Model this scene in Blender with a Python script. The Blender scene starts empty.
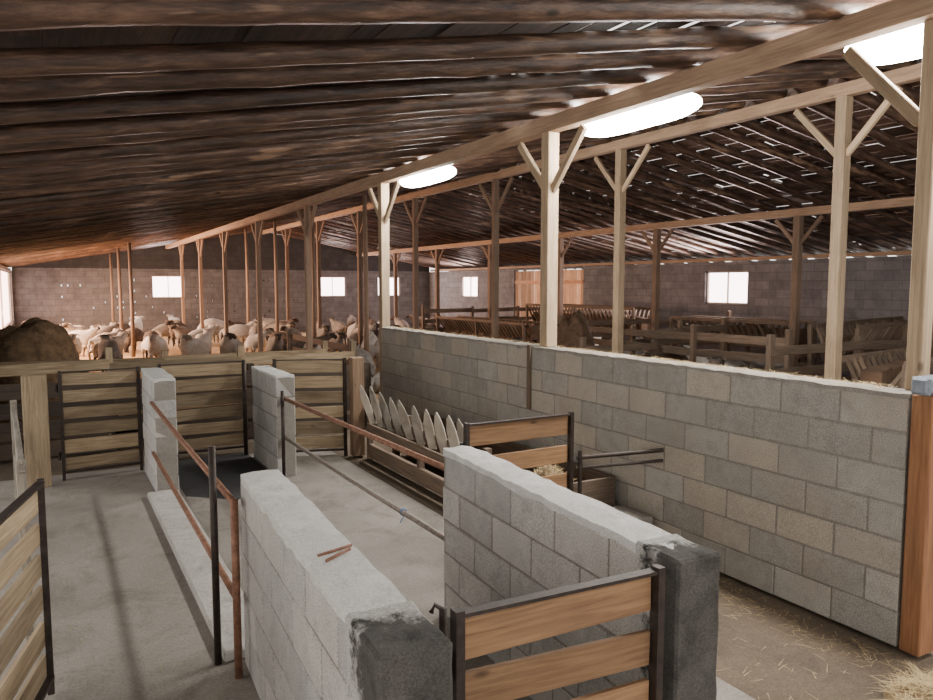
import bpy, math, random
from mathutils import Vector, Matrix, noise
random.seed(7)
R = random.random
def U(a,b): return a+(b-a)*R()
C = bpy.context.scene.collection

# ---------------------------------------------------------------- materials
def newmat(name):
    m=bpy.data.materials.new(name); m.use_nodes=True
    nt=m.node_tree; b=nt.nodes["Principled BSDF"]
    return m,nt,b
def N(nt,t,**k):
    n=nt.nodes.new(t)
    for a,v in k.items(): setattr(n,a,v)
    return n
def ramp(nt,fac,stops):
    r=N(nt,"ShaderNodeValToRGB"); e=r.color_ramp.elements
    while len(e)<len(stops): e.new(0.5)
    for i,(p,c) in enumerate(stops):
        e[i].position=p; e[i].color=(c[0],c[1],c[2],1)
    nt.links.new(fac,r.inputs[0]); return r.outputs[0]
def noise_n(nt,vec,scale,detail=4,rough=.6,dist=0):
    n=N(nt,"ShaderNodeTexNoise"); n.inputs["Scale"].default_value=scale
    n.inputs["Detail"].default_value=detail; n.inputs["Roughness"].default_value=rough
    n.inputs["Distortion"].default_value=dist
    if vec: nt.links.new(vec,n.inputs["Vector"])
    return n.outputs["Fac"]
def mix(nt,fac,a,b,mode="MIX"):
    m=N(nt,"ShaderNodeMix",data_type="RGBA",blend_type=mode)
    if isinstance(fac,(int,float)): m.inputs[0].default_value=fac
    else: nt.links.new(fac,m.inputs[0])
    for i,x in ((6,a),(7,b)):
        if isinstance(x,tuple): m.inputs[i].default_value=(*x,1)
        else: nt.links.new(x,m.inputs[i])
    return m.outputs[2]
def tone_mul(nt,col,lo=.6,hi=1.3):
    a=N(nt,"ShaderNodeAttribute",attribute_name="tone")
    r=N(nt,"ShaderNodeMapRange"); r.inputs[3].default_value=lo; r.inputs[4].default_value=hi
    nt.links.new(a.outputs["Fac"],r.inputs[0])
    v=N(nt,"ShaderNodeVectorMath",operation="SCALE")
    nt.links.new(col,v.inputs[0]); nt.links.new(r.outputs[0],v.inputs["Scale"])
    return v.outputs[0]
def bump(nt,b,h,s,d=.01):
    n=N(nt,"ShaderNodeBump"); n.inputs["Strength"].default_value=s; n.inputs["Distance"].default_value=d
    nt.links.new(h,n.inputs["Height"]); nt.links.new(n.outputs[0],b.inputs["Normal"])
def objv(nt): return N(nt,"ShaderNodeTexCoord").outputs["Object"]
def mapped(nt,src,s):
    m=N(nt,"ShaderNodeMapping"); m.inputs["Scale"].default_value=s
    nt.links.new(src,m.inputs[0]); return m.outputs[0]

def wood(name,dark,light,stain=(.12,.08,.05),st=.45,lo=.65,hi=1.25,rough=.8,transl=0):
    m,nt,b=newmat(name)
    uv=N(nt,"ShaderNodeTexCoord").outputs["UV"]
    g=noise_n(nt,mapped(nt,uv,(1.6,30,1)),1.6,6,.65,.6)
    c=ramp(nt,g,[(.3,dark),(.62,light)])
    s=noise_n(nt,mapped(nt,uv,(1.2,5,1)),1.3,4,.6)
    sf=ramp(nt,s,[(.5,(0,0,0)),(.75,(st,st,st))])
    c=mix(nt,sf,c,stain)
    vo=N(nt,"ShaderNodeTexVoronoi"); vo.inputs["Scale"].default_value=2.2
    nt.links.new(mapped(nt,uv,(1,2.6,1)),vo.inputs["Vector"])
    kf=ramp(nt,vo.outputs["Distance"],[(.04,(.8,.8,.8)),(.09,(0,0,0))])
    c=mix(nt,kf,c,tuple(x*.35 for x in dark))
    c=tone_mul(nt,c,lo,hi)
    nt.links.new(c,b.inputs["Base Color"]); b.inputs["Roughness"].default_value=rough
    bump(nt,b,g,.5,.006)
    if transl:
        t=N(nt,"ShaderNodeBsdfTranslucent"); nt.links.new(c,t.inputs[0])
        x=N(nt,"ShaderNodeMixShader"); x.inputs[0].default_value=transl
        nt.links.new(b.outputs[0],x.inputs[1]); nt.links.new(t.outputs[0],x.inputs[2])
        nt.links.new(x.outputs[0],nt.nodes["Material Output"].inputs[0])
    return m
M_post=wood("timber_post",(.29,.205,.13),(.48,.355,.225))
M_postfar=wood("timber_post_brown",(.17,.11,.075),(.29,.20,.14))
M_postred=wood("timber_reddish",(.15,.062,.026),(.27,.125,.055))
M_plank=wood("gate_plank",(.22,.155,.09),(.42,.32,.20),st=.7,lo=.55)
M_plank_or=wood("gate_plank_brown",(.18,.092,.045),(.36,.205,.10))
M_plank_gr=wood("fence_plank_grey",(.08,.056,.04),(.19,.135,.092))
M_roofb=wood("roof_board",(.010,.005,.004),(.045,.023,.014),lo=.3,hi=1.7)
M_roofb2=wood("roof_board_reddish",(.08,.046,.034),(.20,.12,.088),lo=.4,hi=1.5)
M_beam=wood("tie_beam_wood",(.25,.16,.10),(.42,.28,.18))
M_pale=wood("pale_slat",(.17,.145,.115),(.42,.37,.30),st=.6,lo=.55)
M_frame=wood("window_frame_wood",(.3,.25,.2),(.5,.45,.38))
M_log,nt,b=newmat("bark_log")
uv=N(nt,"ShaderNodeTexCoord").outputs["UV"]
g=noise_n(nt,mapped(nt,uv,(1.5,9,1)),2.0,7,.68,.3)
c=ramp(nt,g,[(.34,(.018,.010,.007)),(.5,(.060,.033,.022)),(.68,(.15,.088,.057))])
g2=noise_n(nt,mapped(nt,uv,(.5,3.6,1)),1.5,4,.62)
c=mix(nt,ramp(nt,g2,[(.60,(0,0,0)),(.64,(.7,.7,.7))]),c,(.27,.17,.11))
vo=N(nt,"ShaderNodeTexVoronoi"); vo.inputs["Scale"].default_value=3.0
nt.links.new(mapped(nt,uv,(.8,2.2,1)),vo.inputs["Vector"])
c=mix(nt,ramp(nt,vo.outputs["Distance"],[(.06,(.9,.9,.9)),(.12,(0,0,0))]),c,(.012,.007,.005))
c=tone_mul(nt,c,.5,1.6)
nt.links.new(c,b.inputs["Base Color"]); b.inputs["Roughness"].default_value=.42; bump(nt,b,noise_n(nt,mapped(nt,uv,(5,24,1)),1.8,6,.65),.7,.012)

def blockmat(name,a,bb,tan,tanamt=.35,blk=.5,stain=.4,lo=.75,hi=1.22,blend=None):
    m,nt,b=newmat(name); o=objv(nt)
    n1=noise_n(nt,o,9,6,.7); n2=noise_n(nt,o,160,2,.6); n3=noise_n(nt,o,2.2,3,.6); n4=noise_n(nt,o,4.5,7,.75)
    c=ramp(nt,n1,[(.3,a),(.7,bb)])
    at=N(nt,"ShaderNodeAttribute",attribute_name="tone")
    c=mix(nt,ramp(nt,at.outputs["Fac"],[(.5,(0,0,0)),(.7,(blk,)*3),(.9,(blk,)*3),(.95,(0,0,0))]),c,tan)
    c=mix(nt,ramp(nt,n3,[(.45,(0,0,0)),(.7,(tanamt,)*3)]),c,tan)
    c=mix(nt,ramp(nt,n4,[(.52,(0,0,0)),(.7,(stain,)*3)]),c,tuple(x*.55 for x in a))
    if blend:
        s=N(nt,"ShaderNodeSeparateXYZ"); nt.links.new(o,s.inputs[0])
        k=N(nt,"ShaderNodeMath",operation="MULTIPLY_ADD"); nt.links.new(n1,k.inputs[0]); k.inputs[1].default_value=.42
        nt.links.new(s.outputs[1],k.inputs[2])
        r=N(nt,"ShaderNodeMapRange"); r.inputs[1].default_value=-.70; r.inputs[2].default_value=-.64
        nt.links.new(k.outputs[0],r.inputs[0])
        c=mix(nt,r.outputs[0],c,blend)
    c=mix(nt,.35,c,ramp(nt,n2,[(.35,(.12,.12,.12)),(.65,(.9,.9,.9))]),"OVERLAY")
    c=tone_mul(nt,c,lo,hi)
    nt.links.new(c,b.inputs["Base Color"]); b.inputs["Roughness"].default_value=.95
    bump(nt,b,n1,.5,.012); return m
M_block=blockmat("concrete_block_wall",(.265,.25,.225),(.40,.38,.34),(.39,.325,.24),.35,.4,.4,.84,1.14)
M_blockL=blockmat("concrete_block_pale",(.32,.31,.295),(.49,.475,.45),(.42,.38,.32),.2,.2,.35,.86,1.12)
M_mortar=blockmat("mortar",(.22,.205,.18),(.34,.315,.28),(.26,.22,.175),.3)
M_cap=blockmat("cement_cap",(.48,.465,.44),(.74,.73,.70),(.58,.54,.48),.3,stain=.3)
M_dark=blockmat("wet_dark_plaster",(.028,.025,.022),(.10,.092,.083),(.075,.065,.055),.3,stain=.6,blend=(.42,.405,.38))

def floormat(name,a,bb,spots,sc=.8,straw=0):
    m,nt,b=newmat(name); o=objv(nt)
    n1=noise_n(nt,o,sc,7,.68,.4); n2=noise_n(nt,o,60,4,.7); n3=noise_n(nt,o,2.3,7,.75,.6)
    c=ramp(nt,n1,[(.3,a),(.7,bb)])
    c=mix(nt,ramp(nt,n3,[(.48,(0,0,0)),(.68,(.7,.7,.7))]),c,spots)
    c=mix(nt,.4,c,ramp(nt,n2,[(.3,(.2,.2,.2)),(.7,(.8,.8,.8))]),"OVERLAY")
    if straw:
        w=noise_n(nt,mapped(nt,o,(14,50,1)),1.5,5,.7,2.5)
        c=mix(nt,ramp(nt,w,[(.55,(0,0,0)),(.66,(straw,)*3)]),c,(.42,.31,.15))
    nt.links.new(c,b.inputs["Base Color"]); b.inputs["Roughness"].default_value=.9
    bump(nt,b,n2,.4,.01); return m
M_conc=floormat("concrete_floor",(.20,.18,.155),(.33,.30,.265),(.14,.12,.098))
M_dirt=floormat("straw_dirt_floor",(.085,.062,.043),(.155,.115,.078),(.055,.042,.03),1.2,.25)
M_strawfl=floormat("straw_bedding",(.46,.30,.15),(.68,.48,.26),(.30,.20,.10),1.2,.7)
M_wet=floormat("wet_concrete",(.03,.03,.03),(.05,.05,.05),(.025,.025,.025))
M_kerb=floormat("kerb_concrete",(.38,.365,.33),(.52,.50,.46),(.24,.22,.19),3)

def simple(name,col,rough=.6,metal=0,col2=None,scale=25):
    m,nt,b=newmat(name)
    n=noise_n(nt,objv(nt),scale,5,.65)
    col2=col2 or tuple(x*.6 for x in col)
    nt.links.new(ramp(nt,n,[(.35,col2),(.65,col)]),b.inputs["Base Color"])
    b.inputs["Roughness"].default_value=rough; b.inputs["Metallic"].default_value=metal
    return m
M_iron=simple("dark_angle_iron",(.055,.038,.03),.55,.4,(.025,.018,.015))
M_rust=simple("rusty_pipe",(.32,.16,.10),.6,.3,(.16,.075,.045))
M_greypipe=simple("grey_pipe",(.32,.27,.23),.5,.5)
M_straw=simple("straw",(.56,.43,.22),.85,0,(.34,.24,.12),8)
M_hay=simple("hay",(.30,.21,.11),.95,0,(.13,.085,.045),12)
M_haytan=simple("hay_tan",(.30,.20,.11),.95,0,(.13,.085,.05),9)
M_haydark=simple("hay_dark",(.14,.085,.05),.95,0,(.06,.035,.022),5)
M_plastic=simple("fixture_plastic",(.6,.6,.6),.5)
M_tie=simple("blue_twine",(.10,.18,.34),.6)
M_insul=simple("grey_plastic_box",(.24,.28,.32),.5)
M_white=simple("white_plastic_cup",(.40,.44,.48),.4)
def emit(name,col,s):
    m,nt,b=newmat(name)
    b.inputs["Base Color"].default_value=(*col,1)
    b.inputs["Emission Color"].default_value=(*col,1); b.inputs["Emission Strength"].default_value=s
    return m
M_lamp=emit("lamp_diffuser_glow",(1,.965,.91),105)
M_pane=emit("daylit_pane",(1,.80,.77),9)
M_panew=emit("warm_daylit_pane",(1,.68,.55),9)
def brickmat(name,axis,k_=1):
    m,nt,b=newmat(name); o=objv(nt)
    s=N(nt,"ShaderNodeSeparateXYZ"); nt.links.new(o,s.inputs[0])
    k=N(nt,"ShaderNodeCombineXYZ"); nt.links.new(s.outputs[axis],k.inputs[0]); nt.links.new(s.outputs[2],k.inputs[1])
    t=N(nt,"ShaderNodeTexBrick"); nt.links.new(k.outputs[0],t.inputs[0])
    t.inputs["Scale"].default_value=1; t.inputs["Brick Width"].default_value=.41; t.inputs["Row Height"].default_value=.21
    t.inputs["Mortar Size"].default_value=.008
    t.inputs["Color1"].default_value=(.148*k_,.146*k_,.155*k_,1); t.inputs["Color2"].default_value=(.196*k_,.193*k_,.205*k_,1)
    t.inputs["Mortar"].default_value=(.115*k_,.115*k_,.123*k_,1)
    c=mix(nt,.6,t.outputs[0],ramp(nt,noise_n(nt,o,3,6,.7),[(.3,(.25,.25,.25)),(.7,(.7,.7,.7))]),"OVERLAY")
    nt.links.new(c,b.inputs["Base Color"]); b.inputs["Roughness"].default_value=.95
    return m
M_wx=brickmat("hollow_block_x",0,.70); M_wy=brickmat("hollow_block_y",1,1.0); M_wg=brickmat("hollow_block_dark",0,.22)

# ---------------------------------------------------------------- mesh builder
class MB:
    def __init__(s): s.v=[];s.f=[];s.uv=[];s.t=[];s.mi=[]
    def box(s,c,d,Rm=None,tone=None,mat=0):
        c=Vector(c); tone=R() if tone is None else tone
        L=max(range(3),key=lambda i:d[i]); o=(U(0,50),U(0,50)); b=len(s.v)
        loc=[]
        for i in range(8):
            p=Vector(((1 if i&1 else -1)*d[0]/2,(1 if i&2 else -1)*d[1]/2,(1 if i&4 else -1)*d[2]/2))
            loc.append(p)
            q=(Rm@p) if Rm else p
            s.v.append(c+q)
        F=[((0,4,6,2),0),((1,3,7,5),0),((0,1,5,4),1),((2,6,7,3),1),((0,2,3,1),2),((4,5,7,6),2)]
        for fi,ax in F:
            s.f.append([b+i for i in fi]); s.t.append(tone); s.mi.append(mat)
            if ax==L: a1,a2=[k for k in range(3) if k!=L]
            else: a1=L; a2=3-L-ax
            for i in fi: s.uv.append((loc[i][a1]+o[0],loc[i][a2]+o[1]))
    def beam(s,p0,p1,w,h,up=(0,0,1),tone=None,mat=0):
        p0=Vector(p0);p1=Vector(p1);d=p1-p0;x=d.normalized();up=Vector(up)
        if abs(x.dot(up))>.99: up=Vector((1,0,0))
        y=up.cross(x).normalized(); z=x.cross(y)
        Rm=Matrix((x,y,z)).transposed()
        s.box((p0+p1)/2,(d.length,w,h),Rm,tone,mat)
    def tube(s,pts,rad,n=10,tone=None,mat=0,cap=True):
        tone=R() if tone is None else tone; b=len(s.v); o=(U(0,50),U(0,50)); L=0; ls=[]
        pts=[Vector(p) for p in pts]
        for i,p in enumerate(pts):
            if i: L+=(p-pts[i-1]).length
            ls.append(L)
            a=pts[max(i-1,0)]; c=pts[min(i+1,len(pts)-1)]; t=(c-a).normalized()
            up=Vector((0,0,1)) if abs(t.z)<.9 else Vector((1,0,0))
            y=up.cross(t).normalized(); z=t.cross(y)
            r=rad[i] if isinstance(rad,(list,tuple)) else rad
            for k in range(n):
                an=2*math.pi*k/n; s.v.append(p+(y*math.cos(an)+z*math.sin(an))*r)
        for i in range(len(pts)-1):
            for k in range(n):
                k2=(k+1)%n
                s.f.append([b+i*n+k,b+i*n+k2,b+(i+1)*n+k2,b+(i+1)*n+k]); s.t.append(tone); s.mi.append(mat)
                r=.06
                for (ii,kk) in ((i,k),(i,k+1),(i+1,k+1),(i+1,k)):
                    s.uv.append((ls[ii]+o[0],2*math.pi*kk/n*r+o[1]))
        if cap:
            for i,rev in ((0,True),(len(pts)-1,False)):
                q=[b+i*n+k for k in range(n)]
                if rev: q=q[::-1]
                s.f.append(q); s.t.append(tone); s.mi.append(mat)
                for k in range(n): s.uv.append((o[0],o[1]+k*.01))
    def poly(s,pts,thick,nrm,tone=None,mat=0):
        tone=R() if tone is None else tone; n=len(pts); b=len(s.v); nv=Vector(nrm).normalized()*thick/2
        o=(U(0,50),U(0,50))
        for sg in (-1,1):
            for p in pts: s.v.append(Vector(p)+nv*sg)
        def uvp(i): p=s.v[i]; return (p.z+o[0],p.x+p.y+o[1])
        fs=[[b+i for i in range(n)][::-1],[b+n+i for i in range(n)]]
        for i in range(n):
            j=(i+1)%n; fs.append([b+i,b+j,b+n+j,b+n+i])
        for f in fs:
            s.f.append(f); s.t.append(tone); s.mi.append(mat)
            for i in f: s.uv.append(uvp(i))
    def mesh(s,name,mats,origin=(0,0,0),smooth=False):
        o=Vector(origin); me=bpy.data.meshes.new(name)
        me.from_pydata([tuple(p-o) for p in s.v],[],s.f)
        u=me.uv_layers.new(name="UVMap"); u.data.foreach_set("uv",[x for p in s.uv for x in p])
        a=me.attributes.new("tone","FLOAT","FACE"); a.data.foreach_set("value",s.t)
        for m in mats: me.materials.append(m)
        me.polygons.foreach_set("material_index",s.mi)
        if smooth: me.polygons.foreach_set("use_smooth",[True]*len(s.f))
        me.update(); return me
def link(o,name=None): C.objects.link(o); return o
def tag(o,label,cat,group=None,kind=None):
    o["label"]=label; o["category"]=cat
    if group: o["group"]=group
    if kind: o["kind"]=kind
def bev(o,w=.004):
    m=o.modifiers.new("bevel","BEVEL"); m.width=w; m.segments=1; m.limit_method='ANGLE'
clouds=bpy.data.textures.new("rough","CLOUDS"); clouds.noise_scale=.09; clouds.noise_depth=3
def rough(o,s):
    bev(o,.010)
    m=o.modifiers.new("sub","SUBSURF"); m.subdivision_type='SIMPLE'; m.levels=4; m.render_levels=4
    m=o.modifiers.new("disp","DISPLACE"); m.texture=clouds; m.strength=s; m.mid_level=.45
def obj(name,mb,mats,origin,label=None,cat=None,group=None,bevel=0,smooth=False,kind=None):
    o=bpy.data.objects.new(name,mb.mesh(name,mats,origin,smooth)); o.location=origin; link(o)
    if label: tag(o,label,cat,group,kind)
    if bevel: bev(o,bevel)
    return o
def thing(name,origin,parts,label,cat,group=None):
    e=bpy.data.objects.new(name,None); e.empty_display_size=.1; e.location=origin; link(e); tag(e,label,cat,group)
    for p in parts:
        pn,mb,mats=p[:3]; kw=p[3] if len(p)>3 else {}
        o=bpy.data.objects.new(pn,mb.mesh(pn,mats,origin,kw.get("smooth",False))); link(o); o.parent=e
        if kw.get("bevel"): bev(o,kw["bevel"])
        if kw.get("rough"): rough(o,kw["rough"])
        if kw.get("label"): o["label"]=kw["label"]
    return e
def struct(name,mb,mats):
    o=bpy.data.objects.new(name,mb.mesh(name,mats)); link(o); o["kind"]="structure"; return o
def copytree(src,loc,rotz=0):
    n=src.copy(); C.objects.link(n); n.location=loc; n.rotation_euler=(0,0,rotz)
    for ch in src.children:
        k=ch.copy(); C.objects.link(k); k.parent=n; k.matrix_parent_inverse=ch.matrix_parent_inverse.copy()
    return n

# ---------------------------------------------------------------- floor
XL,XR,YE=-1.1,15.5,31.0
mb=MB(); mb.box((7.2,14.5,-.06),(22,38,.08)); struct("floor",mb,[M_dirt])
mb=MB(); mb.box((.9,3.7,-.01),(4.0,10.2,.02)); struct("floor_1",mb,[M_conc])
mb=MB(); mb.poly([(1.06,7.3,.002),(1.45,6.95,.002),(1.98,7.2,.002),(1.98,8.85,.002),(1.06,8.85,.002)],.008,(0,0,1)); struct("floor_2",mb,[M_wet])
mb=MB(); mb.box((4.2,21.3,-.012),(10.6,19.2,.02)); struct("floor_3",mb,[M_strawfl])
mb=MB(); mb.box((.865,5.66,.03),(.27,3.5,.06)); obj("concrete_kerb",mb,[M_kerb],(.865,5.66,0),"low pale concrete kerb between two block pillars","kerb",bevel=.01)

# ---------------------------------------------------------------- building walls
def wall_rects(a0,a1,z0,z1,holes):
    xs=sorted({a0,a1,*[h[0] for h in holes],*[h[1] for h in holes]})
    out=[]
    for i in range(len(xs)-1):
        l,r=xs[i],xs[i+1]; m=(l+r)/2
        iv=sorted([(h[2],h[3]) for h in holes if h[0]<m<h[1]]); z=z0
        for q0,q1 in iv:
            if q0>z: out.append((l,r,z,q0))
            z=max(z,q1)
        if z<z1: out.append((l,r,z,z1))
    return out
def bwall(name,axis,pos,th,a0,a1,z1,holes,mat):
    mb=MB()
    for l,r,q0,q1 in wall_rects(a0,a1,-.03,z1,holes):
        if axis=='y': mb.box((pos,(l+r)/2,(q0+q1)/2),(th,r-l,q1-q0),tone=.5)
        else: mb.box(((l+r)/2,pos,(q0+q1)/2),(r-l,th,q1-q0),tone=.5)
    struct(name,mb,[mat])
wz0,wz1=1.50,2.36
rw=[(12.95,14.35),(26.6,28.0)]
holes=[(a,b,wz0,wz1) for a,b in rw]+[(19.6,23.8,0,2.55)]
bwall("wall_right",'y',XR+.1,.2,-1,YE+.2,2.6,holes,M_wy)
ew=[(3.5,4.7),(10.2,11.4),(12.9,14.0)]
holes=[(a,b,wz0,wz1) for a,b in ew]
random.seed(3)
used=[]
for i in range(70):
    x=round(U(.2,9.0)/.205)*.205; z=round(U(3,10))*.21+.06
    if any(a-.1<x<b+.1 for a,b in ew) and z>1.3: continue
    if any(abs(x-u[0])<.01 and abs(z-u[1])<.1 for u in used): continue
    used.append((x,z)); holes.append((x,x+.04,z,z+.07))
bwall("wall_back",'x',YE+.1,.2,XL,XR,2.62,holes,M_wx)
mb=MB(); mb.poly([(XL,YE+.1,2.62),(XR,YE+.1,2.62),(XR,YE+.1,2.84),(7.6,YE+.1,4.26),(XL,YE+.1,2.70)],.16,(0,1,0)); struct("wall_gable",mb,[M_wg])
bwall("wall_left",'y',XL-.1,.2,9,YE+.2,2.5,[(20.3,30.6,.7,2.46)],M_wy)
def window(n,axis,pos,a0,a1,z0,z1,pm=None,off=.03):
    fr=MB(); pn=MB()
    def bx(mb,a,b,q0,q1,t,off=0):
        if axis=='y': mb.box((pos+off,(a+b)/2,(q0+q1)/2),(t,b-a,q1-q0))
        else: mb.box(((a+b)/2,pos+off,(q0+q1)/2),(b-a,t,q1-q0))
    f=.04
    bx(fr,a0,a1,z0,z0+f,.08);bx(fr,a0,a1,z1-f,z1,.08);bx(fr,a0,a0+f,z0,z1,.08);bx(fr,a1-f,a1,z0,z1,.08)
    m=(a0+a1)/2; bx(fr,m-.012,m+.012,z0,z1,.06)
    bx(pn,a0+.02,a1-.02,z0+.02,z1-.02,.015,off)
    e=bpy.data.objects.new(f"window_{n}",None); link(e); e["kind"]="structure"
    for nm,q,mt in (("frame",fr,M_frame),("pane",pn,pm or M_pane)):
        o=bpy.data.objects.new(nm,q.mesh(nm,[mt])); link(o); o.parent=e
window(1,'y',XR+.1,*rw[0],wz0,wz1); window(2,'y',XR+.1,*rw[1],wz0,wz1)
for i,(a,b) in enumerate(ew): window(3+i,'x',YE+.1,a,b,wz0,wz1)
window(6,'y',XL-.1,20.3,30.6,.7,2.46,M_panew,-.03)
mb=MB(); y=19.62
while y<23.75:
    w=U(.13,.20); mb.box((XR+.06,y+w/2,1.27),(.02,w,2.5)); y+=w+U(.015,.04)
for z in (.5,2.1): mb.box((XR+.02,21.7,z),(.05,4.1,.12))
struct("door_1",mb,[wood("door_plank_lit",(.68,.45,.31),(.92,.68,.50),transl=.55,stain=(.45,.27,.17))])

# ---------------------------------------------------------------- roof
S=.18
def rz(x): return 4.24-abs(x-7.6)*S
def logmesh(seed):
    random.seed(seed); mb=MB(); n=40; L=9.22
    pts=[];rad=[]; r0=U(.056,.076); ph=U(0,6); bz=U(.0,.035)
    for i in range(n):
        t=i/(n-1); pts.append((.04+t*L*math.cos(math.atan(S)),bz*1.3*math.sin(ph+t*5)+U(-.005,.005),-t*L*math.sin(math.atan(S))+.012*math.sin(ph*2+t*4)))
        rad.append(r0*(1-.2*t)+U(-.0025,.0025)+(.009 if R()<.14 else 0))
    mb.tube(pts,rad,14,tone=U(.1,.95))
    return mb.mesh("rafter_log",[M_log],smooth=True)
lm=[logmesh(i) for i in range(14)]
random.seed(21)
y=.35
while y<YE-.2:
    for side in (0,1):
        o=bpy.data.objects.new("rafter_log",random.choice(lm)); link(o)
        o.location=(7.6,y+U(-.04,.04),4.24+U(-.01,.01))
        o.rotation_euler=(0,0,0 if side else math.pi)
        tag(o,"dark bark-covered log rafter under the roof boards","roof rafter","log rafters of the barn roof")
    y+=U(.44,.58)
def roof(name,sg,seed,mat):
    random.seed(seed); mb=MB(); s=0.04; ca=math.cos(math.atan(S)); sa=math.sin(math.atan(S))
    Rm=Matrix.Rotation(sg*math.atan(S),3,'Y')
    while s<9.3:
        gap=(sg>0) or (3.1<s<4.9)
        w=U(.13,.22) if sg<0 else U(.12,.20); c=s+w/2
        yy=-.6+U(-.4,0)
        while yy<YE+.1:
            L=U(1.6,3.6); e=min(yy+L,YE+.3)
            cut=.004
            if sg>0 and R()<.14: cut=U(.03,.09)
            if sg<0 and gap and R()<.7 and yy<9: cut=U(.08,.40)
            x=7.6+sg*c*ca; z=4.24-c*sa+.090+U(0,.008)
            mb.box((x,(yy+e)/2,z),(w*(U(.94,1) if gap else 1),e-yy-cut,.006 if gap else .02),Rm)
            yy=e
        g=U(-.002,.003)
        if sg<0 and s<3.1: g=U(.003,.008)
        if sg<0 and 3.1<s<4.9: g=U(.02,.05)
        if sg>0 : g=U(-.003,.009)
        s+=w+g
    struct(name,mb,[mat])
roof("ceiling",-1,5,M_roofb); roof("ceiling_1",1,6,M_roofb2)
def tie(x,top,y0,y1,w=.12,h=.14,mat=M_beam):
    mb=MB()
    mb.box((x,(y0+y1)/2,top-h/2),(w,y1-y0,h),tone=.6)
    obj("tie_beam",mb,[mat],(x,(y0+y1)/2,top-h/2),"long squared timber beam carrying the log rafters","beam","roof beams",bevel=.006)
BT={x:rz(x)-.072 for x in (4.1,7.6,11.95,-1.2,15.6,5.8)}
for x in (4.1,7.6,11.95): tie(x,BT[x],-.4,YE)
tie(-1.2,BT[-1.2]-.01,-.4,YE,.14,.08); tie(15.6,BT[15.6]-.02,-.4,YE,.14,.08)

def post(x,y,z0,top,w=.13,rd=.52,mat=M_post,label="squared timber post with two angled braces under the roof beam"):
    b=MB(); h=top-z0; b.box((x,y,z0+h/2),(w,w,h))
    parts=[("post_shaft",b,[mat],{"bevel":.006})]
    for sg in (-1,1):
        q=MB(); q.beam((x,y+sg*.05,top-rd),(x,y+sg*(rd-.02),top-.03),.045,.07,up=(0,0,1)); parts.append(("brace",q,[mat],{"bevel":.004}))
    return thing("barn_post",(x,y,z0),parts,label,"post","barn roof posts")
t1=BT[4.1]-.14
random.seed(5)
post(4.155,2.31,1.42,t1,.088,label="timber post rising from the end of the long block wall")
post(4.1,5.7,1.42,t1,.12,label="pale braced timber post standing on top of the block wall")
post(4.1,9.62,0,t1,.12)
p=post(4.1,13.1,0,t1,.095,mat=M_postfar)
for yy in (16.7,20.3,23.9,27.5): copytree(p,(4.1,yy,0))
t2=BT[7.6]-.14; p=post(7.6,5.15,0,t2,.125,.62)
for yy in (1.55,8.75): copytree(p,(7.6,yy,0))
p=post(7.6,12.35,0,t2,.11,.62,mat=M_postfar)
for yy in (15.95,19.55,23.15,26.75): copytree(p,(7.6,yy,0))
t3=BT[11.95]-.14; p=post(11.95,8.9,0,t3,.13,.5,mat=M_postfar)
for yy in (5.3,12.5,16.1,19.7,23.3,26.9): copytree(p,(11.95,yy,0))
mb=MB(); mb.tube([(5.8,14.6,0),(5.81,14.6,1.9),(5.8,14.6,BT[5.8])],[.055,.05,.045],10)
p=obj("support_pole",mb,[M_postfar],(5.8,14.6,0),"thin round brown pole propping a rafter","pole","thin support poles",smooth=True)
for x,y in ((5.8,18.1),(5.8,21.6),(5.8,25.2)):
    q=p.copy(); C.objects.link(q); q.location=(x,y,0)
mb=MB(); h=rz(2.0)-.07; mb.tube([(2.0,22.5,0),(2.01,22.5,1.5),(2.0,22.5,h)],[.055,.05,.045],10)
p=obj("support_pole",mb,[M_postfar],(2.0,22.5,0),"thin round brown pole propping a rafter","pole","thin support poles",smooth=True)
for x,y in ((2.0,26.2),(2.0,29.6)):
    q=p.copy(); C.objects.link(q); q.location=(x,y,0)

# ---------------------------------------------------------------- lamps
def lamp(x,y,z,rx=.16,rz_=.085,L=1.38):
    d=MB(); n=22; m=14
    for i in range(n+1):
        t=-1+2*i/n; k=(1-abs(t)**4)**.5 if abs(t)<1 else 0.0; k=max(k,.02)
        for j in range(m):
            a=2*math.pi*j/m; d.v.append(Vector((x+rx*k*math.cos(a),y+t*L/2,z+rz_*k*math.sin(a))))
    def fa(q): d.f.append(q);d.t.append(.5);d.mi.append(0);d.uv+=[(0,0)]*len(q)
    for i in range(n):
        for j in range(m):
            j2=(j+1)%m; fa([i*m+j,i*m+j2,(i+1)*m+j2,(i+1)*m+j])
    h=MB(); h.box((x,y,z+rz_+.003),(.14,1.22,.03))
    parts=[("diffuser",d,[M_lamp],{"smooth":True}),("housing",h,[M_plastic],{"bevel":.008})]
    for sg in (-1,1):
        h2=MB(); h2.beam((x-.04,y+sg*.4,z+.09),(4.16,y+sg*.4,z+.10),.03,.012); parts.append(("bracket",h2,[M_iron]))
    thing("strip_light",(x,y,z),parts,"glowing white fluorescent strip light fixed beside the roof beam","ceiling light","strip lights")
lamp(4.44,2.26,3.43,.22,.115,1.5); lamp(4.37,4.85,3.41,.19,.10); lamp(4.35,8.78,3.40,.18,.095)

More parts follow.
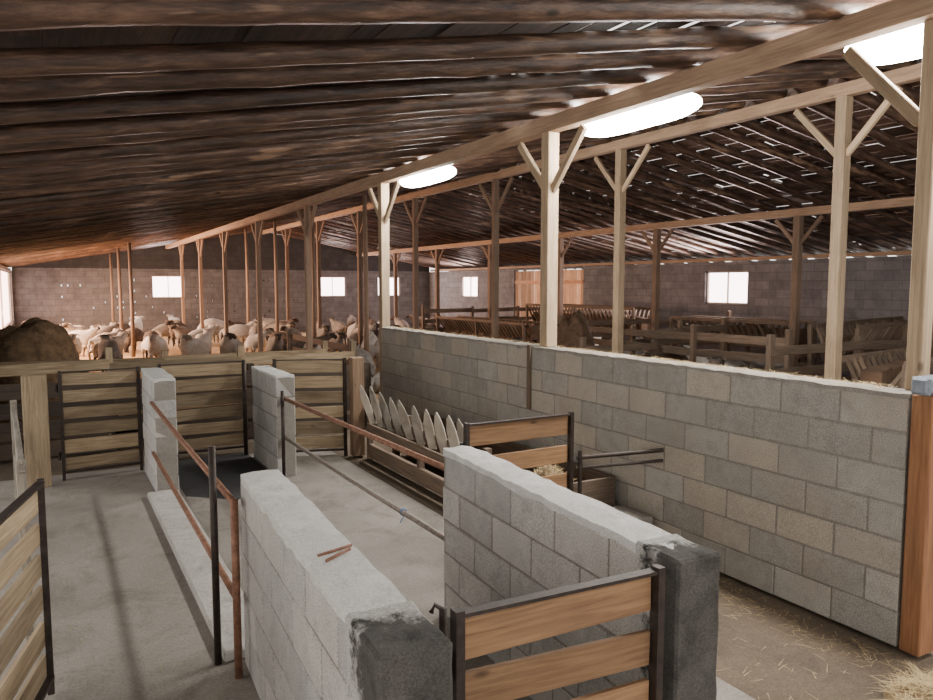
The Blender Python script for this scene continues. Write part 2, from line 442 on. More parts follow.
# ---------------------------------------------------------------- block walls
def blockwall(name,x0,x1,y0,y1,h,label,mats,cap=.0,darkend=0,cat="block wall",seed=1,rot=0):
    random.seed(seed); mb=MB(); g=.006; o=((x0+x1)/2,(y0+y1)/2,0); core=.005
    mb.box(((x0+x1)/2,(y0+y1)/2,h/2),(x1-x0-2*core,y1-y0-2*core,h),tone=.2,mat=1)
    rows=int(round(h/.2)); rh=h/rows
    for r in range(rows):
        y=y0-(.2 if r%2 else 0)
        while y<y1-.02:
            a=max(y,y0); b=min(y+.4,y1)
            if b-a>.05:
                jt=U(-.002,.002); gg=g+U(-.002,.002)
                mb.box(((x0+x1)/2+jt,(a+b)/2,(r+.5)*rh+U(-.002,.002)),(x1-x0,b-a-2*gg,rh-2*gg),Matrix.Rotation(U(-.005,.005),3,'Z')@Matrix.Rotation(U(-.007,.007),3,'X'),mat=0)
            y+=.4
    parts=[("masonry",mb,mats[:2],{"bevel":.005})]
    if cap:
        q=MB(); n=int((y1-y0)/.07); c0=y0+darkend*.4
        vs=[]
        for i in range(n+1):
            yy=c0+(y1-c0)*i/n
            for fx in (0,.33,.67,1):
                e=.006 if fx in (0,1) else 0
                vs.append(Vector((x0+(x1-x0)*fx+U(-e,e)*.8,yy,h+cap+U(-.005,.005)-(.005 if fx in (0,1) else 0))))
        q.v+=vs+[Vector((v.x,v.y,h-.004-(R()*.016 if i%4 in(0,3) else 0))) for i,v in enumerate(vs)]
        m=len(vs)
        def fa(ix):
            q.f.append(ix); q.t.append(.4); q.mi.append(0); q.uv+= [(0,0)]*len(ix)
        for i in range(n):
            for j in range(3):
                a=i*4+j; fa([a,a+1,a+5,a+4])
            fa([i*4,i*4+4,m+i*4+4,m+i*4]); fa([i*4+3,m+i*4+3,m+i*4+7,i*4+7])
        for j in range(3):
            fa([j,m+j,m+j+1,j+1]); a=n*4+j; fa([a,a+1,m+a+1,m+a])
        parts.append(("cement_cap",q,[mats[2]],{"label":"rough cement topping"}))
    if darkend:
        q=MB(); q.box(((x0+x1)/2,y0+darkend/2-.012,(h+cap+.004)/2),(x1-x0+.012,darkend,h+cap+.004),tone=.4)
        parts.append(("plastered_end",q,[M_dark],{"label":"dark smeared cement end","rough":.016}))
    e=thing(name,o,parts,label,cat)
    if rot: e.rotation_euler=(0,0,rot)
    return e
blockwall("block_wall",4.0,4.2,2.26,9.52,1.40,"long grey concrete block wall dividing the pens",[M_block,M_mortar,M_mortar],cap=.02,seed=2)
blockwall("block_wall",.77,.97,1.72,3.86,1.0,"short pale block pen wall with cement top and dark end",[M_blockL,M_mortar,M_cap],cap=.03,darkend=.30,seed=3,rot=-.052)
blockwall("block_wall",1.95,2.14,1.83,3.86,1.0,"short pale block pen wall beside the brown gate",[M_blockL,M_mortar,M_cap],cap=.03,darkend=.24,seed=4,rot=-.062)
blockwall("block_pillar",.82,1.02,7.45,8.5,1.10,"short block pillar between two plank gates",[M_blockL,M_mortar,M_cap],cap=.02,seed=5,cat="block pillar")
blockwall("block_pillar",2.0,2.2,7.55,8.6,1.05,"short block pillar beside a pipe rail",[M_blockL,M_mortar,M_cap],cap=.02,seed=6,cat="block pillar")

# ---------------------------------------------------------------- gates
def gate(p0,p1,z0,z1,n,mat,label,gap=.045,side=-1,name="plank_gate",group="plank gates"):
    p0=Vector((*p0,0));p1=Vector((*p1,0));d=(p1-p0);x=d.normalized();nr=Vector((0,0,1)).cross(x)*side
    mb=MB(); bh=(z1-z0-(n-1)*gap)/n
    for i in range(n):
        z=z0+bh/2+i*(bh+gap); e=U(-.010,.010)
        mb.beam(p0+x*.02+Vector((0,0,z+e)),p1-x*.02+Vector((0,0,z-e)),.022,bh*U(.86,1.06))
    fr=MB()
    for q in (p0,p1):
        fr.beam(q+nr*.02+Vector((0,0,z0-.1)),q+nr*.02+Vector((0,0,z1+.03)),.04,.03)
    fr.beam(p0+nr*.018+Vector((0,0,z1+.014)),p1+nr*.018+Vector((0,0,z1+.014)),.04,.012)
    fr.beam(p0+nr*.018+Vector((0,0,z0-.02)),p1+nr*.018+Vector((0,0,z0-.02)),.04,.02)
    for zz in (z0+.15,z1-.15):
        fr.tube([p0-x*.03+Vector((0,0,zz-.04)),p0-x*.03+Vector((0,0,zz+.04))],.014,8)
    return thing(name,tuple(p0),[("planks",mb,[mat],{"bevel":.003}),("metal_frame",fr,[M_iron],{"label":"dark angle-iron frame"})],label,"gate",group)
random.seed(31)
gate((1.03,1.90),(1.80,1.86),.12,1.0,5,M_plank_or,"brown plank gate in a dark iron frame closing the alley",gap=.045,side=-1)
gate((.06,8.55),(.80,8.62),.10,1.10,6,M_plank,"light plank gate in an iron frame beside the wide post",gap=.035)
gate((1.06,9.0),(2.0,9.0),.08,1.08,6,M_plank,"light plank gate behind the two block pillars",gap=.035)
gate((2.24,8.5),(3.0,8.25),.08,1.12,6,M_plank,"light plank gate hung on the block pillar",gap=.035)
gate((2.48,4.42),(3.38,4.42),.22,1.02,4,M_plank_or,"brown plank gate with dark iron frame near the feed trough",gap=.08)
gate((-.55,2.1),(-.09,4.0),.12,1.05,6,M_plank,"light plank gate standing open beside the passage",gap=.045)
mb=MB(); mb.box((-.16,8.35,.56),(.22,.07,1.12),tone=.3); obj("gate_post",mb,[M_plank],(-.16,8.35,0),"wide upright plank used as a gate post","post",bevel=.005)
mb=MB(); mb.box((3.10,8.12,.58),(.14,.12,1.16)); obj("gate_post",mb,[M_beam],(3.10,8.12,0),"square brown wooden gate post at the end of the feeder","post",bevel=.005)
mb=MB()
def hx(y): return -.16-.05*(y-4.45)
for i in range(13):
    y=4.6+i*.18; mb.beam((hx(y),y-.06,.12),(hx(y),y+.20,1.02),.02,.035,up=(0,1,0))
for z in (.16,.62,1.04): mb.beam((hx(4.45),4.45,z),(hx(6.95),6.95,z),.03,.045)
for y in (4.5,6.9): mb.beam((hx(y),y,0),(hx(y),y,1.08),.045,.045)
obj("slatted_hurdle",mb,[M_pale],(-.22,5.7,0),"weathered grey feeder hurdle with slanted wooden bars","hurdle",bevel=.003)

# ---------------------------------------------------------------- pipes
def pipe(name,pts,r,mat,label,cat="pipe",group=None):
    mb=MB(); mb.tube(pts,r,12,tone=.5); return obj(name,mb,[mat],tuple(Vector(pts[0])),label,cat,group,smooth=True)
pipe("pipe_post",[(.70,3.92,0),(.70,3.92,.6),(.70,3.92,1.17)],.019,M_iron,"tall dark metal pipe post at the pen corner","pole")
pipe("pipe_post",[(.765,3.73,0),(.765,3.73,.93)],.02,M_rust,"rusty metal pipe post against the block wall","pole")
pipe("pipe_rail",[(.80,7.44,.90),(.79,5.6,.885),(.775,3.76,.90)],.018,M_rust,"rusty upper pipe rail between block walls","pipe rail","pipe rails")
pipe("pipe_rail",[(.80,7.44,.42),(.79,5.6,.40),(.775,3.76,.40)],.018,M_rust,"rusty lower pipe rail between block walls","pipe rail","pipe rails")
pipe("pipe_rail",[(2.08,7.54,.83),(2.09,5.6,.85),(2.10,3.87,.87)],.02,M_rust,"rusty upper pipe rail along the alley","pipe rail","pipe rails")
pipe("pipe_rail",[(2.08,7.54,.42),(2.09,5.6,.41),(2.10,3.87,.42)],.018,M_greypipe,"grey lower pipe rail along the alley","pipe rail","pipe rails")
pipe("pipe_post",[(2.04,7.46,0),(2.04,7.46,.92)],.018,M_iron,"thin dark pipe post in front of the pillar","pole")
pipe("pipe_post",[(1.95,8.75,0),(1.95,8.75,1.12)],.024,M_iron,"dark metal post behind the pillar","pole")
mb=MB()
for k in range(3): mb.tube([(2.10+.022*math.cos(a),4.62+k*.008,.415+.022*math.sin(a)) for a in [i*math.pi/5 for i in range(11)]],.005,6,cap=False)
mb.tube([(2.10,4.62,.39),(2.08,4.64,.34)],.004,6)
obj("twine_tie",mb,[M_tie],(2.10,4.62,.4),"blue twine tied round the pipe rail","twine",smooth=True)
mb=MB(); mb.tube([(1.005,1.93,0),(1.005,1.93,1.02)],.012,10)
mb.tube([(1.005,1.93,1.015),(.985,1.945,1.03),(.975,1.95,1.005)],.008,8)
obj("gate_latch",mb,[M_iron],(1.005,1.93,0),"dark metal latch rod with bent tip beside the gate","latch",smooth=True)
for a,b_ in (((.80,2.50,1.036),(.94,2.54,1.038)),((.81,2.44,1.036),(.92,2.50,1.040))):
    mb=MB(); mb.tube([a,b_],.006,8); obj("steel_rod",mb,[M_rust],a,"short rusty steel rod lying on the wall top","rod","steel rods",smooth=True)

# ---------------------------------------------------------------- feeder with pointed slats
random.seed(8)
parts=[]; FX=3.16
rail=MB(); rail.beam((FX,5.3,.54),(FX,7.95,.54),.03,.08); rail.beam((FX,5.3,.34),(FX,7.95,.34),.03,.14); rail.beam((FX+.02,5.3,.09),(FX+.02,7.95,.09),.05,.16)
for y in (5.3,6.6,7.95): rail.beam((FX+.03,y,0),(FX+.03,y,.62),.06,.06)
parts.append(("feeder_rail",rail,[M_plank_gr],{"bevel":.003}))
for i in range(10):
    y=5.47+i*.25; q=MB(); h=U(.82,.89); wv=U(.85,1.0); an=math.radians(U(-55,-42)); wd=(math.cos(an),math.sin(an)); ln=U(-.36,-.18)
    pr=[(-.040,.44),(-.050,.60),(-.048,h-.14),(-.02,h-.04),(.006,h),(.03,h-.06),(.048,h-.16),(.048,.60),(.04,.44)]
    q.poly([(FX-.03+(a*wv+(z-.47)*ln)*wd[0],y+(a*wv+(z-.47)*ln)*wd[1],z) for a,z in pr],.024,(-wd[1],wd[0],0)); parts.append(("slanted_slat",q,[M_pale],{"bevel":.003}))
    q=MB(); q.tube([(FX-.03,y+.12,.575),(FX-.03,y+.12,.62)],[.016,.022],10); parts.append(("plastic_cup",q,[M_white],{"smooth":True}))
thing("feed_barrier",(FX,6.6,0),parts,"feeding barrier with worn grey-tan slanted wooden slats along the trough","feeder")
mb=MB(); tz=.20
mb.box((3.66,6.25,tz),(.56,3.4,.04)); mb.box((3.39,6.25,tz+.12),(.03,3.4,.26)); mb.box((3.94,6.25,tz+.12),(.03,3.4,.26))
for y in (4.56,7.94): mb.box((3.66,y,tz+.12),(.56,.03,.26))
for y in (4.7,6.3,7.8):
    for x in (3.45,3.88): mb.box((x,y,tz/2),(.07,.07,tz))
obj("feed_trough",mb,[M_plank_gr],(3.66,6.25,0),"long grey wooden feed trough along the block wall","trough",bevel=.004)
mb=MB(); mb.box((3.74,4.28,.12),(.42,.36,.24),tone=.4)
obj("concrete_block",mb,[M_mortar],(3.74,4.28,0),"grey concrete block step in front of the trough","concrete block",bevel=.012)
mb=MB(); mb.tube([(3.42,4.38,.70),(3.99,4.06,.76)],.016,10); mb.tube([(3.44,4.36,.76),(3.44,4.36,0)],.016,10)
mb.tube([(3.42,4.38,.62),(3.99,4.06,.68)],.012,10)
obj("metal_hurdle",mb,[M_iron],(3.44,4.36,0),"dark metal bar hurdle running to the block wall","rail")
mb=MB(); mb.box((3.985,5.85,1.12),(.022,.05,.62)); obj("wall_batten",mb,[M_plank_gr],(3.985,5.85,.8),"thin wooden batten fixed to the block wall","batten")
mb=MB(); mb.box((4.02,2.17,1.475),(.20,.08,.08),tone=.5)
for i in range(4): mb.box((3.945+i*.05,2.17,1.475),(.02,.10,.095),tone=.5)
obj("insulator_box",mb,[M_insul],(4.02,2.17,1.43),"blue-grey plastic box strapped to the timber post","insulator",bevel=.008)
mb=MB(); mb.box((4.07,2.19,.71),(.15,.11,1.42)); obj("brown_post",mb,[M_postred],(4.07,2.19,0),"reddish-brown timber post against the block wall end","post",bevel=.006)

# ---------------------------------------------------------------- back fences, racks
def fence(p0,p1,zs,bh,mat,label,step=2.0,ph=None,group="board fences"):
    p0=Vector((*p0,0));p1=Vector((*p1,0));L=(p1-p0).length;x=(p1-p0).normalized();nr=Vector((0,0,1)).cross(x)
    mb=MB(); n=max(1,int(L/step)); ph=ph or max(zs)+bh/2+.05
    for i in range(n):
        a=p0+x*L*i/n;b=p0+x*L*(i+1)/n
        for z in zs: mb.beam(a+Vector((0,0,z+U(-.03,.03))),b+Vector((0,0,z+U(-.03,.03))),.025,bh*U(.8,1.1))
    parts=[("boards",mb,[mat])]
    for i in range(n+1):
        q=MB(); a=p0+x*L*i/n+nr*.05; h=ph+U(0,.12); q.beam(a,a+Vector((0,0,h)),.08,.08); parts.append(("fence_post",q,[mat]))
    thing("board_fence",tuple(p0),parts,label,"fence",group)
random.seed(41)
M_shadeboard=wood("shade_dark_board",(.03,.022,.016),(.07,.05,.036))  # board colour carries the shade behind the gates; fence added for it
fence((-1.0,9.75),(3.9,9.75),(.12,.34,.56,.78),.21,M_shadeboard,"dark board fence added as painted shade close behind the gates",1.6,.86)
fence((-1.0,10.3),(3.9,10.3),(.98,),.13,M_plank,"single yellowish top rail behind the gates",1.6)
fence((-1.0,11.6),(3.9,11.6),(.3,.6,.90),.12,M_plank,"yellowish board fence in front of the flock",1.7)
fence((4.6,12.2),(4.6,16.0),(.3,.6,.9),.12,M_plank_gr,"weathered board pen fence",2)
fence((9.6,7.2),(9.6,12.8),(.3,.58,.86,1.12),.12,M_plank_gr,"weathered board pen fence",1.5)
fence((9.8,13.2),(15.2,13.2),(.3,.58,.86,1.12),.12,M_plank_gr,"weathered board pen fence",1.8)
fence((8.2,6.4),(12.0,6.4),(.3,.58,.86,1.12),.14,M_plank_gr,"weathered board pen fence",1.5)
fence((9.8,10.8),(12.3,10.8),(.3,.6,.9,1.1),.12,M_plank_gr,"weathered board pen fence",1.2)
fence((6.2,9.8),(9.4,9.8),(.3,.6,.9),.12,M_plank_gr,"weathered board pen fence",1.5)
fence((10.0,20.4),(15.2,20.4),(.3,.6,.9,1.2),.12,M_plank_gr,"weathered board pen fence",1.5)
def rack(p0,p1,label,h0=.75,h1=1.25):
    p0=Vector((*p0,0));p1=Vector((*p1,0));L=(p1-p0).length;x=(p1-p0).normalized();nr=Vector((0,0,1)).cross(x)
    mb=MB(); n=int(L/.16)
    for sg in (-1,1):
        for i in range(n):
            a=p0+x*(i+.5)*L/n
            mb.beam(a+nr*sg*.06+Vector((0,0,h0)),a+nr*sg*.34+x*.10+Vector((0,0,h1)),.03,.045,up=tuple(nr))
        mb.beam(p0+nr*sg*.35+Vector((0,0,h1)),p1+nr*sg*.35+Vector((0,0,h1)),.04,.07)
        mb.beam(p0+nr*sg*.06+Vector((0,0,h0)),p1+nr*sg*.06+Vector((0,0,h0)),.04,.07)
        mb.beam(p0+nr*sg*.3+Vector((0,0,.35)),p1+nr*sg*.3+Vector((0,0,.35)),.03,.16)
    mb.beam(p0+Vector((0,0,.3)),p1+Vector((0,0,.3)),.6,.03)
    for q in (p0,(p0+p1)/2,p1):
        for sg in (-1,1): mb.beam(q+nr*sg*.3,q+nr*sg*.36+Vector((0,0,h1)),.06,.06,up=tuple(x))
    hb=MB(); m=10
    for i in range(m):
        a=p0+x*(i+.5)*L/m; hb.box(a+Vector((0,0,h0+.20+U(-.03,.05))),(L/m*1.1,.22,.34),Matrix.Rotation(math.atan2(x.y,x.x)+U(-.1,.1),3,'Z')@Matrix.Rotation(U(-.2,.2),3,'Y'))
    thing("hay_rack",tuple(p0),[("rack_frame",mb,[M_plank_gr]),("hay",hb,[M_haydark])],label,"hay rack","slatted hay racks")
rack((12.9,9.4),(12.9,12.6),"slatted wooden hay rack filled with hay")
rack((13.2,14.2),(13.2,19.0),"slatted wooden hay rack filled with hay",.8,1.4)
rack((10.6,7.2),(14.8,8.2),"slatted wooden hay rack filled with hay",.8,1.35)
rack((10.4,15.0),(10.4,19.6),"slatted wooden hay rack filled with hay",.6,1.05)
rack((6.6,6.2),(6.6,9.0),"slatted wooden hay rack filled with hay",.6,1.0)
rack((7.9,4.9),(11.2,5.5),"slatted wooden hay rack filled with hay",.7,1.15)

# ---------------------------------------------------------------- hay
def strands(mb,n,fn,l=(.08,.25),w=.004,mat=0,elmax=.5):
    for i in range(n):
        p,nz=fn(); a=U(0,6.28); L=U(*l); el=U(-.1,elmax)
        d=Vector((math.cos(a)*math.cos(el),math.sin(a)*math.cos(el),math.sin(el)))*L
        s=Vector((-math.sin(a),math.cos(a),0))*w/2; b=len(mb.v); m=p+d*.5+Vector((0,0,L*U(.0,.12)))
        mb.v+=[p-s,p+s,m+s,m-s,p+d]
        mb.f+=[[b,b+1,b+2,b+3],[b+3,b+2,b+4]]; mb.t+=[R()]*2; mb.mi+=[mat]*2; mb.uv+=[(0,0)]*7
def flat(mb,n,fn,l,w):
    for i in range(n):
        p=fn(); a=U(0,6.28); L=U(*l); d=Vector((math.cos(a),math.sin(a),U(0,.06)))*L
        s=Vector((-math.sin(a),math.cos(a),0))*w/2; b=len(mb.v)
        mb.v+=[p-s,p+s,p+d+s*.4,p+d-s*.4]; mb.f.append([b,b+1,b+2,b+3]); mb.t.append(R()); mb.mi.append(0); mb.uv+=[(0,0)]*4
def mound(name,c,rx,ry,h,mats,label,ns,sw,sl,seed,cat="hay",rough=.25,pw=.8,elmax=.5,fine=2):
    random.seed(seed); mb=MB(); n=36; m=14
    def H(u,v):
        r=min(1,math.hypot(u,v)); return h*(1-r**(2 if pw>.6 else 3))**pw*(1+rough*noise.noise(Vector((u*fine+seed,v*fine,0)))+rough*.5*noise.noise(Vector((u*fine*3+seed,v*fine*3,2))))
    mb.v.append(Vector((c[0],c[1],c[2]+H(0,0))))
    for j in range(1,m+1):
        for i in range(n):
            a=2*math.pi*i/n; r=j/m
            u,v=r*math.cos(a),r*math.sin(a); mb.v.append(Vector((c[0]+u*rx,c[1]+v*ry,c[2]+max(H(u,v),0) if j<m else c[2]-.01)))
    def fa(q): mb.f.append(q);mb.t.append(R());mb.mi.append(0);mb.uv+=[(0,0)]*len(q)
    for i in range(n): fa([0,1+i,1+(i+1)%n])
    for j in range(m-1):
        for i in range(n):
            i2=(i+1)%n; fa([1+j*n+i,1+(j+1)*n+i,1+(j+1)*n+i2,1+j*n+i2])
    s=MB()
    def fn():
        a=U(0,6.28);r=math.sqrt(R())*.9;u,v=r*math.cos(a),r*math.sin(a)
        return Vector((c[0]+u*rx,c[1]+v*ry,c[2]+max(H(u,v),0))),0
    strands(s,ns,fn,sl,sw,elmax=elmax)
    return thing(name,c,[("hay_mass",mb,[mats[0]],{"smooth":True}),("loose_straw",s,[mats[1]])],label,cat)
mound("hay_pile",(3.66,1.80,0),.30,.27,.07,[M_hay,M_straw],"loose flat heap of yellow hay by the timber post",1300,.004,(.05,.15),1,elmax=.2)
mound("hay_pile",(-.24,13.3,0),.72,.9,1.44,[M_haytan,M_straw],"broad rounded straw-brown hay heap beside the board fence",1500,.012,(.05,.12),2,pw=.5,rough=.10,elmax=.15)
mound("hay_pile",(.3,15.2,0),.6,.6,.45,[M_hay,M_straw],"low heap of hay among the sheep",500,.012,(.15,.3),4)
mound("hay_pile",(8.6,11.2,0),.55,.8,1.35,[M_haydark,M_hay],"dark brown hay heap in a pen",600,.012,(.1,.3),3)
mound("hay_pile",(3.66,5.0,tz+.022),.20,.34,.22,[M_hay,M_straw],"loose hay lying in the feed trough",500,.004,(.04,.09),6)
random.seed(55)
mb=MB()
flat(mb,1500,lambda:Vector((U(4.02,4.18),U(2.42,9.4),1.426)),(.04,.15),.004)
o=obj("straw_scatter",mb,[M_straw],(4.1,6,1.42),"loose straw scattered along the wall top","straw",kind="stuff")
mb=MB()
def fn2():
    y=U(2.2,4.0); return Vector((3.9-min(abs(random.gauss(0,.2)),1.2),y,.006))
flat(mb,220,lambda:Vector((U(2.4,3.9),U(1.2,4),.004)),(.04,.10),.003); flat(mb,260,fn2,(.04,.08),.003)
flat(mb,260,lambda:Vector((U(.0,.7),U(2.2,8.2),.004)),(.02,.08),.003)
flat(mb,200,lambda:Vector((U(1.1,1.8),U(2.2,7.2),.004)),(.02,.08),.003)
obj("straw_scatter",mb,[M_straw],(2,4,0),"bits of straw littering the concrete floor","straw",kind="stuff")

# ---------------------------------------------------------------- sheep
def sheepmat(name,wa,wb,face):
    m,nt,b=newmat(name); o=objv(nt)
    c=ramp(nt,noise_n(nt,o,9,5,.7),[(.3,wa),(.7,wb)])
    a=N(nt,"ShaderNodeAttribute",attribute_name="face")
    c=mix(nt,a.outputs["Fac"],c,face)
    nt.links.new(c,b.inputs["Base Color"]); b.inputs["Roughness"].default_value=1
    bump(nt,b,noise_n(nt,o,35,4,.7),.7,.03); return m
SM=[sheepmat("wool_cream",(.36,.34,.305),(.60,.56,.51),(.10,.075,.06)),
    sheepmat("wool_pale",(.48,.47,.44),(.76,.74,.70),(.34,.30,.26)),
    sheepmat("wool_brown",(.08,.06,.05),(.18,.14,.11),(.04,.03,.025)),
    sheepmat("wool_dirty",(.20,.185,.165),(.35,.32,.29),(.06,.045,.035))]
def sheep_mesh(pose,seed):
    P=[];E=[];Rr=[]
    def ad(p,r,par=None):
        P.append(p);Rr.append(r)
        if par is not None: E.append((par,len(P)-1))
        return len(P)-1
    pel=ad((-.34,0,.60),.205); mid=ad((-.06,0,.575),.240,pel); ch=ad((.22,0,.585),.215,mid)
    if pose=="graze":
        n1=ad((.38,0,.56),.15,ch); n2=ad((.52,0,.40),.10,n1); po=ad((.60,0,.27),.08,n2); hd=ad((.66,0,.17),.062,po); mz=ad((.70,0,.07),.042,hd)
    elif pose=="turn":
        n1=ad((.36,.02,.68),.15,ch); n2=ad((.45,.08,.80),.10,n1); po=ad((.48,.14,.90),.08,n2); hd=ad((.50,.25,.87),.062,po); mz=ad((.51,.34,.80),.042,hd)
    else:
        n1=ad((.37,0,.67),.15,ch); n2=ad((.49,0,.79),.10,n1); po=ad((.56,0,.88),.08,n2); hd=ad((.67,0,.84),.062,po); mz=ad((.76,0,.76),.042,hd)
    pv=Vector(P[po]); hv=(Vector(P[mz])-pv).normalized(); sv=Vector((0,0,1)).cross(hv).normalized()
    for s in (-1,1):
        e1=ad(tuple(pv+sv*s*.09-hv*.01+Vector((0,0,.01))),.024,po); ad(tuple(pv+sv*s*.17-hv*.02-Vector((0,0,.03))),.014,e1)
    t=ad((-.51,0,.60),.045,pel); t2=ad((-.56,0,.48),.036,t); ad((-.56,0,.34),.028,t2)
    lie=pose=="lie"
    for s in (-1,1):
        dx=U(-.05,.05)
        if lie:
            a=ad((.24,s*.13,.42),.075,ch); k=ad((.36,s*.15,.32),.035,a); ad((.22,s*.15,.30),.026,k)
            a=ad((-.28,s*.17,.42),.10,pel); k=ad((-.10,s*.21,.33),.04,a); k=ad((-.28,s*.22,.31),.03,k); ad((-.14,s*.22,.30),.026,k)
        else:
            a=ad((.25,s*.115,.43),.08,ch); k=ad((.26+dx,s*.115,.25),.036,a); f=ad((.245+dx*1.6,s*.115,.07),.025,k); ad((.275+dx*1.6,s*.115,.018),.030,f)
            a=ad((-.29,s*.125,.45),.11,pel); st=ad((-.30+dx,s*.13,.37),.075,a); k=ad((-.43-dx,s*.12,.26),.035,st); f=ad((-.40-dx*1.4,s*.12,.07),.025,k); ad((-.37-dx*1.4,s*.12,.018),.030,f)
    me=bpy.data.meshes.new("sk"); me.from_pydata(P,E,[]); o=bpy.data.objects.new("sk",me); C.objects.link(o)
    o.modifiers.new("s","SKIN")
    sk=o.data.skin_vertices
    if len(sk)==0:
        bpy.context.view_layer.objects.active=o; o.select_set(True); bpy.ops.mesh.customdata_skin_add(); sk=o.data.skin_vertices
    for i,r in enumerate(Rr):
        k=1.12 if i==mid else 1
        sk[0].data[i].radius=(r,r*k); sk[0].data[i].use_root=(i==0)
    m=o.modifiers.new("ss","SUBSURF"); m.levels=2; m.render_levels=2
    bpy.context.view_layer.update(); dg=bpy.context.evaluated_depsgraph_get()
    out=bpy.data.meshes.new_from_object(o.evaluated_get(dg)); bpy.data.objects.remove(o)
    at=out.attributes.new("face","FLOAT","POINT"); hp=Vector(P[hd]); vals=[]
    mzv=Vector(P[mz])
    for v in out.vertices:
        co=v.co; d=min((co-hp).length,(co-mzv).length,(co-pv).length*1.15); f=1 if d<.115 else 0
        if not lie and co.z<.31 and abs(co.x)>.15 and not(pose=="graze" and co.x>.4) and co.x>-.5: f=1
        vals.append(float(f))
        if not f:
            n=noise.noise(co*14+Vector((seed,0,0)))*.016; v.co=co+v.normal*n
    at.data.foreach_set("value",vals)
    zmin=min(v.co.z for v in out.vertices)
    for v in out.vertices: v.co.z-=zmin
    out.polygons.foreach_set("use_smooth",[True]*len(out.polygons)); out.name="sheep"
    return out
random.seed(77)
base=[sheep_mesh(p,i) for i,p in enumerate(["stand","graze","turn","lie","stand"])]
var={}
for mi,m in enumerate(SM):
    for bi,b in enumerate(base):
        c=b.copy(); c.materials.clear(); c.materials.append(m); var[(bi,mi)]=c
poses=["standing with head raised","grazing with head lowered","standing with head turned","lying down","standing with head raised"]
cols=["greyish cream woolly sheep","pale woolly sheep","dark brown woolly sheep","dirty grey-brown woolly sheep"]
placed=[]
def sheep(x,y,bi,mi,rot,s=1.0):
    o=bpy.data.objects.new("sheep",var[(bi,mi)]); C.objects.link(o); o.location=(x,y,-.005 if x<9.5 and y>11.7 else -.02); o.rotation_euler=(0,0,rot); o.scale=(s,s,s)
    tag(o,f"{cols[mi]} {poses[bi]} on the straw floor","sheep","flock of sheep"); placed.append((x,y,rot))
F=-2.08
for x,y,bi,mi,r in [(.45,20.4,0,1,F+.5),(1.25,20.0,0,0,F+2.9),(2.25,19.2,0,1,F+.2),(2.95,18.4,2,1,F-.3),(3.40,19.9,0,1,F+3.2),(5.0,15.8,0,0,F+.3),(6.7,16.6,2,1,F+3.0),(5.5,12.6,3,3,.4)]:
    sheep(x,y,bi,mi,r,.95)
obst=[(4.1,13.1),(4.1,16.7),(4.1,20.3),(4.1,23.9),(4.1,27.5),(7.6,15.95),(7.6,19.55),(7.6,23.15),(7.6,26.75),(11.95,19.7),(11.95,23.3),(11.95,26.9),(5.8,14.6),(5.8,18.1),(5.8,21.6),(5.8,25.2),(7.6,12.35),(.3,15.2),(.1,15.0),(2.0,22.5),(2.0,26.2),(2.0,29.6)]
def ok(x,y,rot):
    def cs(x,y,r): return [(x+math.cos(r)*k,y+math.sin(r)*k) for k in (-.38,.05,.52)]
    me=cs(x,y,rot)
    for a,b,r in placed:
        for p in cs(a,b,r):
            for q in me:
                if math.hypot(p[0]-q[0],p[1]-q[1])<.70: return False
    for q in me:
        if any(math.hypot(q[0]-a,q[1]-b)<.46 for a,b in obst): return False
        if abs(q[0]-4.6)<.45 and q[1]<16.5: return False
        if (abs(q[0]-10.4)<.8 and q[1]<20.6) or (q[0]>9.8 and abs(q[1]-20.4)<.4): return False
        if q[0]<-.75: return False
    return True
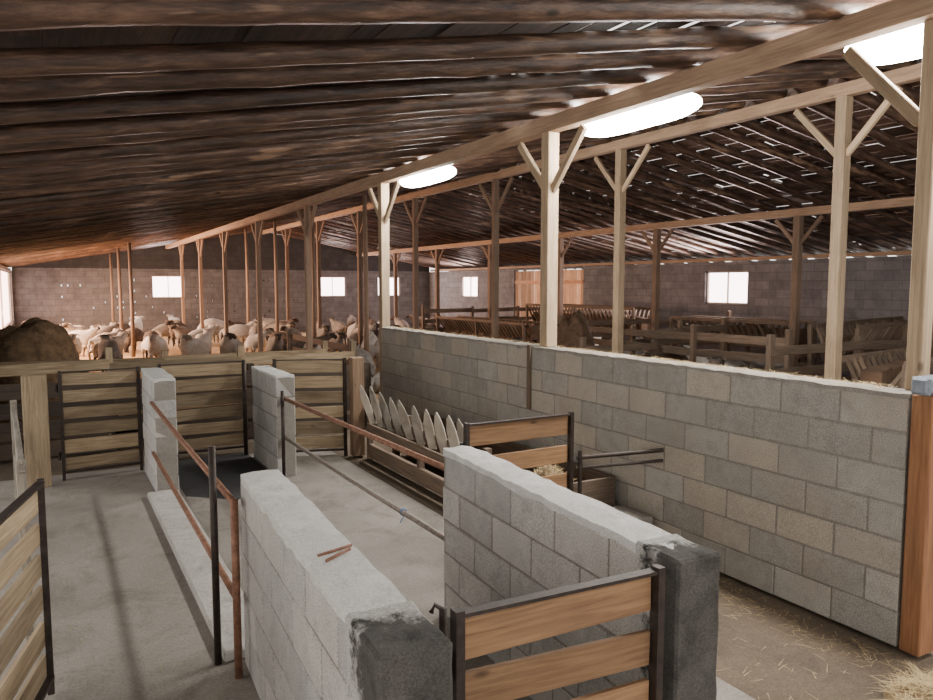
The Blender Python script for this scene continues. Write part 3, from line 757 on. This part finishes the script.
def scatter(n,x0,x1,y0,y1,mw,pw,face=.5):
    c=0;t=0
    while c<n and t<9000:
        t+=1; x,y=U(x0,x1),U(y0,y1); r=(F+random.choice((0,math.pi))+U(-.7,.7)) if R()<face else U(0,6.28)
        if not ok(x,y,r): continue
        sheep(x,y,random.choices(range(5),pw)[0],random.choices(range(4),mw)[0],r,U(.86,1.0)); c+=1
scatter(16,-.3,7.6,18.0,22.5,(5,4,1,4),(4,1,3,0,3),.6)
scatter(24,-.4,8.2,22.5,29.8,(4,2,3,6),(4,3,2,1,3))
scatter(30,5.0,9.3,13.2,26,(5,3,3,4),(4,3,2,1,2))
scatter(14,10.9,14.6,21.0,29.5,(2,1,3,4),(3,2,2,2,2))
for x,y,bi,mi,r in [(10.7,9.6,0,0,2.0),(10.6,11.8,2,0,.3),(11.3,8.9,1,3,1.2),(8.6,8.0,0,2,.3),(14.4,10.5,0,2,1.2),(11.2,14.1,0,0,.2),(6.2,11.2,1,3,.4),(14.6,15.5,0,2,1.6),(8.3,12.6,0,2,1.0)]:
    sheep(x,y,bi,mi,r)

# ---------------------------------------------------------------- light
w=bpy.data.worlds.new("World"); bpy.context.scene.world=w; w.use_nodes=True
bg=w.node_tree.nodes["Background"]; bg.inputs[0].default_value=(1,.955,.905,1); bg.inputs[1].default_value=2.35
def area(loc,rot,sx,sy,e,col,spread=None):
    l=bpy.data.lights.new("daylight","AREA"); l.shape='RECTANGLE'; l.size=sx; l.size_y=sy; l.energy=e; l.color=col
    if spread: l.spread=math.radians(spread)
    o=bpy.data.objects.new("daylight",l); o.location=loc; o.rotation_euler=rot; C.objects.link(o); return o
area((-1.0,25.0,1.75),(0,math.radians(-70),0),1.3,9,1300,(1,.58,.36),140)
area((15.35,13.65,1.95),(0,math.radians(90),0),.8,1.4,320,(1,.80,.75))
area((15.35,27.3,1.95),(0,math.radians(90),0),.8,1.4,260,(1,.76,.70))
for a,b in ew: area(((a+b)/2,30.9,1.95),(math.radians(-90),0,0),1.1,.8,160,(1,.80,.74))

cam=bpy.data.cameras.new("camera"); cam.lens=36*740/933; cam.sensor_width=36
co=bpy.data.objects.new("camera",cam); co.location=(0,0,2.0); co.rotation_euler=(math.radians(90-5.02),0,math.radians(-29.4)); C.objects.link(co)
bpy.context.scene.camera=co
